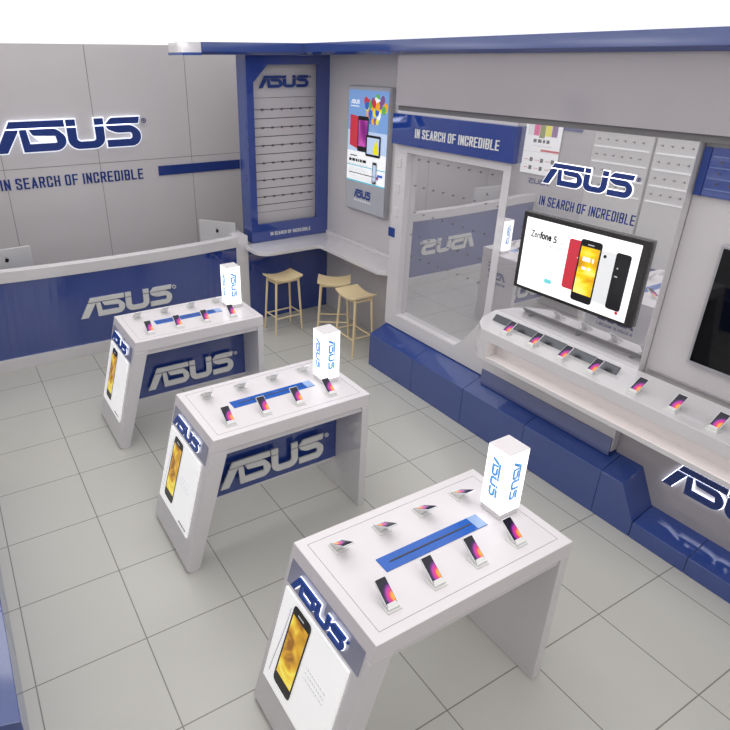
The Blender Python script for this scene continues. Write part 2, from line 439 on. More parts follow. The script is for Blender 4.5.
plinth(1, -3.47, -4.17, 'blue glossy plinth block below the right half of the lit television')
plinth(1, -4.17, -4.34, 'blue plinth block whose end slopes down to the low step', slope_end=True)
plinth(1, -4.473, -4.86, 'low blue plinth block directly below the backlit navy wordmark', low=True)
plinth(1, -4.86, -5.56, 'low blue plinth block at the bottom right edge of the photo', low=True)
for i, (a, b_) in enumerate(((-1.6, -2.3), (-2.3, -2.99), (-2.99, -3.36), (-3.36, -4.06))):
    plinth(-1, a, b_, ['blue plinth block on the left wall, the farthest of its row', 'blue plinth block on the left wall, just entering the frame', 'blue plinth block on the left wall beside the floor joint', 'blue plinth block in the bottom left corner of the photo'][i])

# ------------------------------------------------------------------ framed mirror with banner
t = thing('mirror_display', 'tall white wall frame with a large mirror, rows of small hooks', 'mirror display', (3.36, -2.07, .455))
t.location = (0, 0, 0)
fr = MB()
Y0, Y1, YL, YR = -1.345, -2.785, -1.52, -2.71
ZB, ZT = .455, 2.57
OPb, OPt = .595, 2.215
dg = (-2.40, 1.02)          # chamfer of the lower right opening corner
# frame face as four-ish polygons (x from 3.36 back to 3.44)
ext = (.36, 0, 0)
fr.prism([(3.36, Y0, ZB), (3.36, YL, ZB), (3.36, YL, ZT), (3.36, Y0, ZT)], ext)
fr.prism([(3.36, YR, dg[1]), (3.36, Y1, dg[1]), (3.36, Y1, ZT), (3.36, YR, ZT)], (.11, 0, 0))
fr.prism([(3.36, YL, ZB), (3.36, Y1, ZB), (3.36, Y1, dg[1]), (3.36, YR, dg[1]), (3.36, YR-.0, dg[1]-.0), (3.36, -2.68, .93), (3.36, -2.60, .82), (3.36, -2.5, .68), (3.36, dg[0], OPb), (3.36, YL, OPb)], (.11, 0, 0))
fr.prism([(3.36, YL, OPt), (3.36, YR, OPt), (3.36, YR, ZT), (3.36, YL, ZT)], (.11, 0, 0))
fr.build('frame', WHITE, t)
B('mirror', MIRROR, 3.43, 3.45, YR-.04, YL+.02, OPb-.04, OPt+.04, parent=t)
bt = thing('banner_board', 'blue banner board with white tagline across the top of the framed mirror', 'banner')
bn = MB().box(3.31, 3.3595, -2.83, -1.345, 2.285, 2.55).build('board', BLUE, bt, bevel=.002)
text('IN SEARCH OF INCREDIBLE', (3.31, -1.68, 2.362), (0, -1, 0), Z3, 1.0, .077, .004, LETTW, bt)
for zc in (2.115, 1.875, 1.645):
    MB().prism([(3.352, a, b) for a, b in rrect(-1.455, -1.365, zc-.045, zc+.045, .018)], (.01, 0, 0)).build('socket_cover', WHITE, t, bevel=.002)
MB().prism([(3.35, a, b) for a, b in rrect(-1.42, -1.325, 1.392, 1.482, .008)], (.012, 0, 0)).build('blue_button', BLUEP, t, bevel=.002)
def hook(parent, p, d, m=HOOKM, L=.05, f=1.0):
    x, y, z = p; d = V(d); mb = MB()
    mb.tube((x, y, z), V((x, y, z))+d*L, .0028*f, seg=6); e = V((x, y, z))+d*L
    mb.tube(e, e+V((0, 0, .014*f)), .0028*f, seg=6)
    s = V((abs(d.y), abs(d.x), 0))*.012*f
    q = V((x, y, z))+d*.004
    mb.add([q-s-V((0, 0, .014*f)), q+s-V((0, 0, .014*f)), q+s+V((0, 0, .01*f)), q-s+V((0, 0, .01*f))], [(0, 1, 2, 3)])
    return mb.build('hook', m, parent)
for r, z in enumerate((2.158, 1.918, 1.672, 1.45, 1.24)):
    for k in range(9):
        hook(t, (3.43, -1.62-k*.131+(.03 if r % 2 else 0), z), (-1, 0, 0), HOOKM, .022, .5)

# ------------------------------------------------------------------ television unit: tall mirror panel with wordmark
t = thing('mirrored_display', 'tall mirrored wall panel with navy wordmark and tagline behind the lit television', 'display')
MB().box(3.36, 3.362, -4.128, -2.79, 1.0, 2.572).build('mirror', MIRROR, t)
MB().box(3.362, 3.43, -4.13, -2.788, .457, 2.572).build('panel_body', WHITE, t)
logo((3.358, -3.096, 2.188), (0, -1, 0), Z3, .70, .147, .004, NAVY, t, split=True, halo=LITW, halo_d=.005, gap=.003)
text('IN SEARCH OF INCREDIBLE', (3.3598, -3.092, 2.026), (0, -1, 0), Z3, .765, .068, .0003, NAVY, t)
t = thing('ledge_skirt', 'white panel with blue-grey lower board below the left part of the ledge', 'wall panel')
MB().box(3.297, 3.358, -4.125, -2.843, .457, .845).build('panel_body', WHITE, t)
MB().box(3.285, 3.2965, -4.118, -2.845, .424, .565).build('lower_board', SKIRTB, t)

# lit television
t = thing('wall_television', 'large wall television with dark bezel showing smartphones on a white screen', 'television')
MB().box(3.325, 3.352, -4.018, -3.005, 1.374, 1.967).build('bezel', FRAMEB, t, bevel=.004)
MB().box(3.352, 3.36, -3.75, -3.35, 1.45, 1.85).build('wall_mount', BLACK, t)
MB().box(3.3235, 3.326, -3.972, -3.041, 1.399, 1.932).build('screen', SCRW, t)
a = Art((3.3235, -3.041, 1.399), (0, -1, 0), Z3)
W, H = .921, .53
a.text('Zen', .055, .395, .082, .052, A_DK, .015); a.text('fone', .14, .395, .105, .058, A_BLK, .045); a.text('5', .262, .392, .03, .052, A_BLK, .02); a.greek(.298, .393, .05, .014, A_GRY)
a.greek(.055, .355, .08, .016, A_LG); a.greek(.19, .35, .14, .018, A_LG)
for k in range(3):
    for r in range(4): a.greek(.06+k*.1, .215-r*.02, .08, .009, A_LG)
a.rect(.245, .31, .085, .118, A_CY, .012)
def phone_art(a, u, v, w, h, body, scr=None, tilt=0.0, r=None, cam=None):
    r = r or w*.16
    sh = lambda pts: [(x+(y-v)*tilt, y) for x, y in pts]
    a.poly(sh(rrect(u, u+w, v, v+h, r)), body)
    if scr: a.poly(sh([(u+w*.07, v+h*.13), (u+w*.93, v+h*.13), (u+w*.93, v+h*.89), (u+w*.07, v+h*.89)]), scr)
phone_art(a, .40, .10, .155, .36, A_RED, r=.02)
a.poly(circ(.505, .385, .009), A_BLK); a.rect(.485, .518, .335, .343, A_LG)
phone_art(a, .655, .07, .15, .37, A_LG, r=.02); a.poly(circ(.693, .40, .012), A_BLK)
phone_art(a, .492, .035, .17, .445, A_BLK, GOLDT, r=.025)
a.rect(.55, .60, .445, .452, A_GRY); a.greek(.53, .33, .09, .03, A_WHT); a.greek(.535, .27, .07, .02, A_WHT)
phone_art(a, .772, .06, .11, .39, A_BLK, r=.02)
a.poly(circ(.80, .345, .006), A_GRY); a.rect(.79, .812, .285, .293, A_GRY)
a.poly(circ(.862, .048, .012), A_RED); a.greek(.835, .018, .06, .007, A_GRY)
a.build('screen_picture', t)
MB().box(3.324, 3.326, -3.58, -3.42, 1.382, 1.389).build('maker_plate', BLACK, t)

# ------------------------------------------------------------------ long ledge with lit niche
def ledge_strip(z0, z1, xf, y0=-3.06, y1=-5.9, left=None):
    pts = [(xf, y1, z0), (3.36, y1, z0), (3.36, -2.84, z0)]
    pts += [(3.10, -2.925, z0), (xf, y0, z0)] if left else [(xf, y0, z0)]
    return pts
t = thing('wall_ledge', 'long white display ledge with a glowing niche running along the right wall', 'shelf')
FX = 2.97
MB().prism([(FX, -5.9, 1.014), (3.37, -5.9, 1.014), (3.37, -2.83, 1.014), (3.16, -2.885, 1.014), (3.06, -2.95, 1.014), (FX, -3.06, 1.014)], (0, 0, .086)).build('ledge_top', WHITE, t, bevel=.004)
MB().prism([(FX, -5.9, .846), (3.37, -5.9, .846), (3.37, -2.83, .846), (3.16, -2.885, .846), (3.06, -2.95, .846), (FX, -3.06, .846)], (0, 0, .038)).build('ledge_bottom', WHITE, t, bevel=.003)
MB().prism([(FX, -3.142, .884), (3.25, -3.142, .884), (3.25, -2.87, .884), (3.16, -2.885, .884), (3.06, -2.95, .884), (FX, -3.06, .884)], (0, 0, .13)).build('end_block', WHITE, t)
MB().box(3.085, 3.36, -5.9, -3.14, .884, 1.014).build('niche_back', WHITE, t)
MB().box(2.99, 3.01, -5.85, -3.16, 1.008, 1.0139).build('light_strip', WARM, t)
# polished rail behind the demo phones
t = thing('phone_rail', 'dark polished metal rail standing behind the phones on the ledge', 'rail')
MB().prism([(3.165, 0, 1.1005), (3.178, 0, 1.1005), (3.215, 0, 1.143), (3.202, 0, 1.143)], (0, -1.11, 0)).build('rail_plate', DARKMET, t)
for yy in (-.1, -.55, -1.0): MB().box(3.178, 3.235, yy-.01, yy+.01, 1.1005, 1.115).build('bracket', DARKMET, t)
t.location = (0, -2.985, 0)

# ------------------------------------------------------------------ right wall section with second television
t = thing('wall_panel', 'plain white wall panel behind the switched-off television', 'wall panel')
MB().box(3.435, 3.72, -9.0, -4.1305, 1.0, 2.57).build('panel_body', WALLW, t)
MB().box(3.42, 3.435, -9.0, -4.16, 1.101, 1.115).build('skirting', SOFFW, t)
t = thing('header_board', 'blue slatted header board with small hooks above the black television', 'header')
MB().box(3.405, 3.434, -9.0, -4.19, 2.275, 2.545).build('board', BLUE, t)
MB().box(3.40, 3.434, -4.189, -4.145, 2.275, 2.545).build('corner_shade_strip', NAVY, t)  # dark strip stands in for the shadow in the corner
for z in (2.315, 2.375, 2.435, 2.495): MB().box(3.401, 3.405, -9.0, -4.2, z, z+.005).build('slat_edge', mat('pale_blue_edge', (120, 140, 190), .3) if z < 2.32 else bpy.data.materials['pale_blue_edge'], t)
for z in (2.41, 2.47, 2.35):
    for k in range(10): hook(t, (3.405, -4.26-k*.075, z), (-1, 0, 0), HOOKM, .02, .5)
t = thing('wall_television', 'black switched-off television in a silver frame at the right edge', 'television')
MB().box(3.39, 3.435, -5.66, -4.395, 1.275, 2.03).build('bezel', SILV, t, bevel=.003)
MB().box(3.3885, 3.392, -5.645, -4.41, 1.292, 2.012).build('screen', SCRB, t)

t = thing('lower_wall_panel', 'white lower wall panel carrying the backlit navy wordmark above the low plinth', 'wall panel')
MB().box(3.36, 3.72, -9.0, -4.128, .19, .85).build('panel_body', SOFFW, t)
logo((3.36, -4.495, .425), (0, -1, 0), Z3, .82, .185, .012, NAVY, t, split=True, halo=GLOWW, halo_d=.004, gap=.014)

# ------------------------------------------------------------------ side wall poster
t = thing('poster_lightbox', 'tall framed poster with balloons and a red tablet on the side wall', 'poster')
MB().box(3.665, 3.719, -.845, -.075, 1.42, 2.74).build('frame', SILV, t, bevel=.003)
PX = 3.664
MB().box(PX-.001, PX+.002, -.815, -.085, 1.43, 2.73).build('poster_panel', A_PAN, t)
a = Art((PX-.001, -.085, 1.43), (0, -1, 0), Z3)
w, h = .73, 1.30
a.rect(0, w, .31, h-.03, A_SKY); a.rect(0, w, .31, .86, A_SKY2); a.rect(0, w, .31, .64, A_WHT); a.rect(0, w*.45, .64, .76, A_SKY2)
a.rect(0, w, .48, .49, A_TEAL); a.rect(0, w, .31, .325, A_TEAL)
a.logo(.05, 1.13, .16, .04, A_WHT); a.greek(.05, 1.10, .16, .012, A_WHT)
random.seed(11)
cols = [A_RED, A_YEL, A_BLU, A_GRN, A_ORG, A_WHT, A_PUR]
for k in range(26):
    ang = random.uniform(0, 2*PI); rr = random.uniform(.02, .17)
    a.poly(circ(.49+rr*1.15*math.cos(ang), 1.12+rr*.85*math.sin(ang), .036, ry=.043), cols[k % 7])
for k in range(4): a.poly(circ(.49+.04*(k-1.5), .97, .026, ry=.032), cols[(k*2+2) % 7])
for k in range(5): a.poly([(.42+k*.035, .98), (.423+k*.035, .98), (.502, .70), (.50, .70)], A_GRY)
a.poly([(.05, .70), (.24, .66), (.24, 1.0), (.05, 1.02)], A_RED)
a.rect(.20, .40, .645, 1.01, A_BLK, .02); a.poly([(.215, .70), (.385, .70), (.385, .97), (.215, .97)], PURPS)
a.rect(.36, .63, .61, .83, A_BLK, .02); a.rect(.385, .605, .635, .805, A_SKY2); a.poly([(.5, .64), (.6, .64), (.59, .72), (.55, .79), (.5, .7)], A_YEL)
a.rect(.50, .58, .33, .56, A_DK, .015); a.rect(.51, .57, .36, .53, A_SKY2); a.poly(circ(.60, .40, .02), A_PUR)
a.greek(.07, .585, .14, .014, A_DK); a.greek(.05, .53, .33, .030, A_BLK); a.greek(.05, .50, .36, .008, A_GRY)
for r in range(2):
    for k in range(3): a.greek(.05+k*.13, .455-r*.02, .1, .008, A_GRY)
a.greek(.05, .40, .5, .012, A_DK); a.greek(.1, .37, .5, .008, A_GRY); a.greek(.1, .345, .45, .008, A_GRY)
a.rect(.60, .69, .415, .44, A_BLU)
a.logo(.17, .14, .32, .09, A_NAVY); a.greek(.18, .10, .32, .02, A_GRY)
a.build('poster_print', t)

# ------------------------------------------------------------------ blue corner display with hooks
t = thing('hook_display', 'tall blue framed wall display with rows of empty hooks in the corner', 'display')
CX0, CX1, CZ0, CZ1 = 2.65, 3.719, .99, 3.034
Fy = .41
# frame with chamfered upper left opening corner
o_l, o_r, o_b, o_t = 2.735, 3.56, 1.205, 2.94
op = [(o_l, o_b), (o_r, o_b), (o_r, o_t), (2.915, o_t), (o_l, 2.765)]
mb = MB()
E = (0, .045, 0)
P = lambda q: [(x, Fy, z) for x, z in q]
mb.prism(P([(CX0, CZ0), (CX1, CZ0), (CX1, o_b), (CX0, o_b)]), E)
mb.prism(P([(CX0, o_b), (o_l, o_b), (o_l, 2.765), (CX0, 2.765)]), E)
mb.prism(P([(o_r, o_b), (CX1, o_b), (CX1, o_t), (o_r, o_t)]), E)
mb.prism(P([(CX0, 2.765), (o_l, 2.765), (2.915, o_t), (CX1, o_t), (CX1, CZ1), (CX0, CZ1)]), E)
mb.build('frame', BLUE, t)
sd = MB().box(CX0, CX0+.02, .4555, .655, CZ0, CZ1).build('side_panel', BLUEP, t)
for z0_, z1_ in ((2.28, 2.335),): MB().box(2.645, 2.65, .43, .47, z0_, z1_).build('side_bracket', BLUE, t)
MB().prism([(2.644, a_, b_) for a_, b_ in circ(.45, 2.12, .055, 18, .08)], (.008, 0, 0)).build('round_knob', BLUE, t)
for k in range(3): MB().prism([(2.644, a_, b_) for a_, b_ in rrect(.50, .54, 1.70+k*.035, 1.722+k*.035, .008)], (.006, 0, 0)).build('side_button', BLUE, t)
bk = MB().box(2.67, CX1, .52, .54, CZ0, CZ1).build('back_panel', WALLW, t)
MB().box(3.60, 3.62, .456, .52, o_b, o_t).build('inner_side', BLUE, t)
gr = MB(); rows = [2.48, 2.285, 2.09, 1.895, 1.70, 1.505]
for z in rows:
    gr.box(2.72, 3.57, .5185, .52, z-.004, z+.004); gr.box(2.72, 3.57, .5185, .52, z-.10, z-.092)
gr.box(2.72, 3.57, .5185, .52, 2.60, 2.604); gr.box(2.72, 3.57, .5185, .52, 1.32, 1.324)
gr.build('slat_groove', DARKSEAM, bk)
for z in rows:
    for x in (2.765, 2.885, 3.01, 3.135, 3.265, 3.385, 3.51): hook(t, (x, .52, z), (0, -1, 0), HOOKD, .05)
logo((2.842, .50, 2.705), (1, 0, 0), Z3, .64, .125, .008, NAVY, t, gap=0)
text('IN SEARCH OF INCREDIBLE', (2.90, Fy, 1.055), (1, 0, 0), Z3, .565, .042, .003, LETTW, t, bold=.03)

# ------------------------------------------------------------------ L shaped bar shelf
t = thing('bar_shelf', 'L-shaped white bar shelf in the corner above the wooden stools', 'shelf')
mb = MB()
corner = []
for k in range(9):
    an = PI + k/8*PI/2; corner.append((2.70+.17*math.cos(an), .13+.17*math.sin(an)))
out = [(3.719, .404), (2.59, .404), (2.588, .388), (2.53, .35)] + corner[0:] + [(3.30, -.04), (3.325, -.065), (3.325, -1.20), (3.42, -1.32), (3.719, -1.32)]
mb.prism([(x, y, .945) for x, y in out], (0, 0, .043)); mb.build('shelf_board', WHITE, t, bevel=.004)
MB().box(3.69, 3.719, -1.30, .40, .988, 1.03).build('upstand', WHITE, t, bevel=.003)

# ------------------------------------------------------------------ stools
def stool(loc, rz, label):
    t = thing('bar_stool', label, 'stool', loc, rz, 'pale wooden bar stools in the corner')
    L_, W_, H_ = .385, .30, .70
    mb = MB(); nx, ny = 14, 6; top = []; bot = []
    for i in range(nx+1):
        for k in range(ny+1):
            u = -1+2*i/nx; v = -1+2*k/ny
            z = H_-.028+.034*u*u
            top.append((u*L_/2, v*W_/2, z)); bot.append((u*L_/2*.985, v*W_/2*.985, z-.024))
    n = len(top); idx = lambda i, k: i*(ny+1)+k
    fs = []
    for i in range(nx):
        for k in range(ny):
            fs.append((idx(i, k), idx(i+1, k), idx(i+1, k+1), idx(i, k+1)))
            fs.append((n+idx(i, k), n+idx(i, k+1), n+idx(i+1, k+1), n+idx(i+1, k)))
    for i in range(nx):
        fs.append((idx(i, 0), idx(i+1, 0), n+idx(i+1, 0), n+idx(i, 0))); fs.append((idx(i, ny), n+idx(i, ny), n+idx(i+1, ny), idx(i+1, ny)))
    for k in range(ny):
        fs.append((idx(0, k), n+idx(0, k), n+idx(0, k+1), idx(0, k+1))); fs.append((idx(nx, k), idx(nx, k+1), n+idx(nx, k+1), n+idx(nx, k)))
    mb.add(top+bot, fs); mb.build('seat', WOOD, t, bevel=.004)
    tx, ty, fx, fy = .15, .105, .185, .135
    at = lambda sx, sy, z: V((sx*(fx+(tx-fx)*z/.665), sy*(fy+(ty-fy)*z/.665), z))
    for sx in (-1, 1):
        for sy in (-1, 1):
            MB().tube(at(sx, sy, 0), at(sx, sy, .667), .0115, .0145, 12).build('leg', WOOD, t, smooth=False)
    for sy in (-1, 1):
        MB().tube(at(-1, sy, .64), at(1, sy, .64), .013, seg=8).build('apron', WOOD, t)
    for sx in (-1, 1):
        MB().tube(at(sx, -1, .64), at(sx, 1, .64), .013, seg=8).build('apron', WOOD, t)
        MB().tube(at(sx, -1, .22), at(sx, 1, .22), .008, seg=8).build('stretcher', WOOD, t)
    for sy in (-1, 1):
        MB().tube(at(-1, sy, .20), at(1, sy, .20), .009, seg=8).build('stretcher', WOOD, t)
    return t
stool((2.825, -.03, 0), .04, 'pale wooden bar stool in front of the blue panel, nearest the counter')
stool((3.27, -.47, 0), -.60, 'pale wooden bar stool turned at an angle, middle one in the corner')
stool((3.235, -.965, 0), PI/2-.02, 'pale wooden bar stool nearest the framed mirror and the plinth')

# ------------------------------------------------------------------ reception counter
t = thing('reception_counter', 'long curved white and blue reception counter below the big back wall sign', 'counter')
XL, XR = -.86, 2.43
def cy(x, bulge, off=0): return .40 - bulge*max(0, 1-((x-1.05)/1.55)**2) + off
def strip(z0, z1, b0, b1, o0, o1, back, x0=XL, x1=XR, n=40):
    mb = MB(); vs = []
    for i in range(n+1):
        x = x0+(x1-x0)*i/n
        vs += [(x, cy(x, b0, o0), z0), (x, cy(x, b1, o1), z1), (x, cy(x, b1, o1)+back, z1), (x, cy(x, b0, o0)+back, z0)]
    fs = [(0, 1, 2, 3), (4*n+3, 4*n+2, 4*n+1, 4*n)]
    for i in range(n):
        for k in range(4): a_ = 4*i+k; c_ = 4*i+(k+1) % 4; fs.append((a_, a_+4, c_+4, c_))
    mb.add(vs, fs); return mb
strip(.98, 1.10, .115, .13, .0, .0, .11).build('counter_rim', WHITE, t, bevel=.004)
strip(.135, .98, .03, .115, .035, .025, .05).build('front_panel', BLUE, t)
strip(0, .135, .02, .03, .005, .005, .25).build('kickboard', WHITE, t, bevel=.003)
MB().box(2.43, 2.585, .395, .60, 0, 1.10).build('end_post', WHITE, t, bevel=.004)
MB().box(2.53, 2.585, .60, .84, 0, 1.10).build('return_panel', WHITE, t, bevel=.004)
MB().box(XL, 2.52, .56, .98, .70, .74).build('work_surface', WHITE, t, bevel=.003)
for x in (-.6, 1.0): MB().box(x, x+.03, .56, .97, 0, .70).build('support', WHITE, t)
# wordmark on the curved front (follows the curve: one letter at a time)
base_x, lw, lh = .545, 1.03, .225
for i, (L_, polys) in enumerate(GLY):
    us = [u for p in polys for u, v in p]; u0, u1 = min(us), max(us)
    mb = MB()
    for p in polys:
        f0 = []
        for u, v in p:
            x = base_x+u/4.75*lw; z = .455+v*lh; k = (z-.135)/.845
            y = cy(x, .03+.085*k, .035-.01*k); f0.append((x, y-.022, z))
        mb.prism(f0, (0, .023, 0))
    mb.build('letter', LETTW, t, bevel=.002)
mb = MB(); cx_, cz_ = base_x+lw+.03, .455+.85*lh
yy = cy(cx_, .09, .027)
for i in range(16):
    a0, a1 = 2*PI*i/16, 2*PI*(i+1)/16
    mb.prism([(cx_+k*math.cos(q), yy-.016, cz_+k*math.sin(q)) for k, q in ((.022, a0), (.022, a1), (.015, a1), (.015, a0))], (0, .017, 0))
mb.build('registered_mark', LETTW, t)

# ------------------------------------------------------------------ computers behind the counter
def apple(o, m, c, s, parent):
    x, y, z = c
    pts = []
    body = [(0, .30), (.22, .42), (.48, .36), (.62, .16), (.46, .02), (.42, -.2), (.50, -.36), (.64, -.46), (.5, -.78), (.28, -.98), (0, -.90), (-.28, -.98), (-.52, -.72), (-.68, -.3), (-.66, .12), (-.46, .38), (-.22, .42)]
    MB().prism([(x-a_*s, y, z+b_*s) for a_, b_ in arc_round(body, .12, 3)], (0, -.002, 0)).build('logo', m, parent)
    MB().prism([(x-a_*s, y, z+b_*s) for a_, b_ in [(0, .5), (.02, .72), (.14, .9), (.3, .98), (.29, .78), (.18, .6)]], (0, -.002, 0)).build('logo', m, parent)
def computer(loc, rz, label):
    t = thing('desktop_computer', label, 'computer', loc, rz, 'silver desktop computers on the counter')
    MB().prism([(a_, -.012, b_) for a_, b_ in rrect(-.255, .255, .12, .475, .015)], (0, .022, 0)).build('back_shell', ALU, t, bevel=.004)
    MB().box(-.25, .25, .0102, .013, .19, .47).build('screen', SCRB, t)
    MB().prism([(-.05, -.013, .24), (-.05, -.05, .012), (-.05, -.04, .012), (-.05, -.012, .16)], (.1, 0, 0)).build('stand', ALU, t)
    MB().prism([(x_, y_, 0) for x_, y_ in rrect(-.10, .10, -.10, .09, .015)], (0, 0, .008)).build('stand_foot', ALU, t)
    apple(t, BLACK, (0, -.0135, .365), .030, t)
computer((2.37, .80, .7402), -.92, 'silver all-in-one computer seen from behind at the right end of the counter')
computer((-.03, .78, .7402), .10, 'silver all-in-one computer seen from behind at the left photo edge')

# ------------------------------------------------------------------ back wall signs
t = thing('wall_sign', 'big backlit navy wordmark high on the back wall', 'sign')
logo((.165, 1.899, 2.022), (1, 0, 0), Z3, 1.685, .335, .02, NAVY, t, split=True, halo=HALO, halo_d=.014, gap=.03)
t = text('IN SEARCH OF INCREDIBLE', (.145, 1.899, 1.605), (1, 0, 0), Z3, 1.69, .128, .006, NAVY, None, name='tagline_sign', bold=.02)
tag(t, 'navy tagline lettering below the big wordmark on the back wall', 'sign')
t = MB().box(2.04, 3.2, 1.885, 1.899, 1.626, 1.746).build('wall_stripe', NAVY, None); tag(t, 'horizontal navy stripe on the back wall, right of the tagline', 'stripe')

# ------------------------------------------------------------------ left wall (seen in the mirrors)
t = thing('slat_display', 'white slatted display with hooks on the left wall, seen in the mirror', 'display', group='slatted displays seen only in the mirror')
WX = -.865
WLM = mat('slat_white', (226, 224, 222), .4); RID = mat('slat_ridge', (250, 250, 250), .4, emit=.25)
def slatd(t, ya, yb):
    MB().box(WX-.33, WX, yb, ya, .4575, 2.57).box(WX-.33, WX-.045, yb, ya, 0, .4575).build('panel_body', WLM, t)
    for k in range(6): MB().box(WX, WX+.012, yb+.03, ya-.03, 2.30-k*.2, 2.318-k*.2).build('ridge', RID, t)
    for k in range(5):
        n = int((ya-yb)/.13)
        for i in range(n): hook(t, (WX, ya-.09-i*.13, 2.21-k*.2), (1, 0, 0), HOOKD, .05)
slatd(t, -.42, -1.29)
t = thing('slat_display', 'white slatted display with hooks on the left wall, nearer the camera', 'display', group='slatted displays seen only in the mirror')
slatd(t, -1.33, -2.9)
t = thing('left_wall_panel', 'white panel with blue header on the left wall near the counter', 'wall panel')
MB().box(WX-.33, WX, -.415, .80, 0, 2.57).build('panel_body', WALLW, t)
MB().box(WX, WX+.02, -.22, .10, 2.06, 2.55).build('header', BLUEP, t)
t = thing('left_wall_panel', 'white panel on the left wall beside the camera', 'wall panel')
MB().box(WX-.33, WX, -9.0, -2.905, .4575, 2.57).box(WX-.33, WX-.045, -9.0, -2.905, 0, .4575).build('panel_body', WALLW, t)
MB().box(WX, WX+.02, -5.0, -2.95, 2.28, 2.55).build('header', BLUEP, t)
# poster reflected in the television mirror
t = thing('hanging_poster', 'white poster with coloured handsets, seen in the mirror panel', 'poster')
MB().box(WX+.002, WX+.03, .10, .78, 1.39, 2.24).build('frame', SILV, t)
a = Art((WX+.03, .10, 1.39), (0, 1, 0), Z3, .001)
a.rect(0, .68, 0, .85, SIGNW)
for k, m_ in enumerate((A_PUR, A_YEL, A_OLV, A_PINK, A_LG)): a.rect(.08+k*.11, .185+k*.11, .56-(.03 if k == 2 else 0), .82, m_, .01)
a.greek(.2, .46, .3, .05, A_DK); a.greek(.15, .41, .35, .01, A_GRY)
a.rect(.0, .34, .34, .37, A_RED); a.rect(0, .68, .325, .33, A_GRY)
for r in range(2):
    for k in range(3): a.rect(.06+k*.2, .12+k*.2, .18-r*.12, .24-r*.12, A_DK, .01); a.greek(.14+k*.2, .2-r*.12, .08, .012, A_RED)
a.build('poster_print', t)
t2 = thing('small_wall_logo', 'small navy wordmark below the mirrored poster', 'sign')
logo((WX, .20, 1.24), (0, 1, 0), Z3, .40, .08, .004, NAVY, t2)

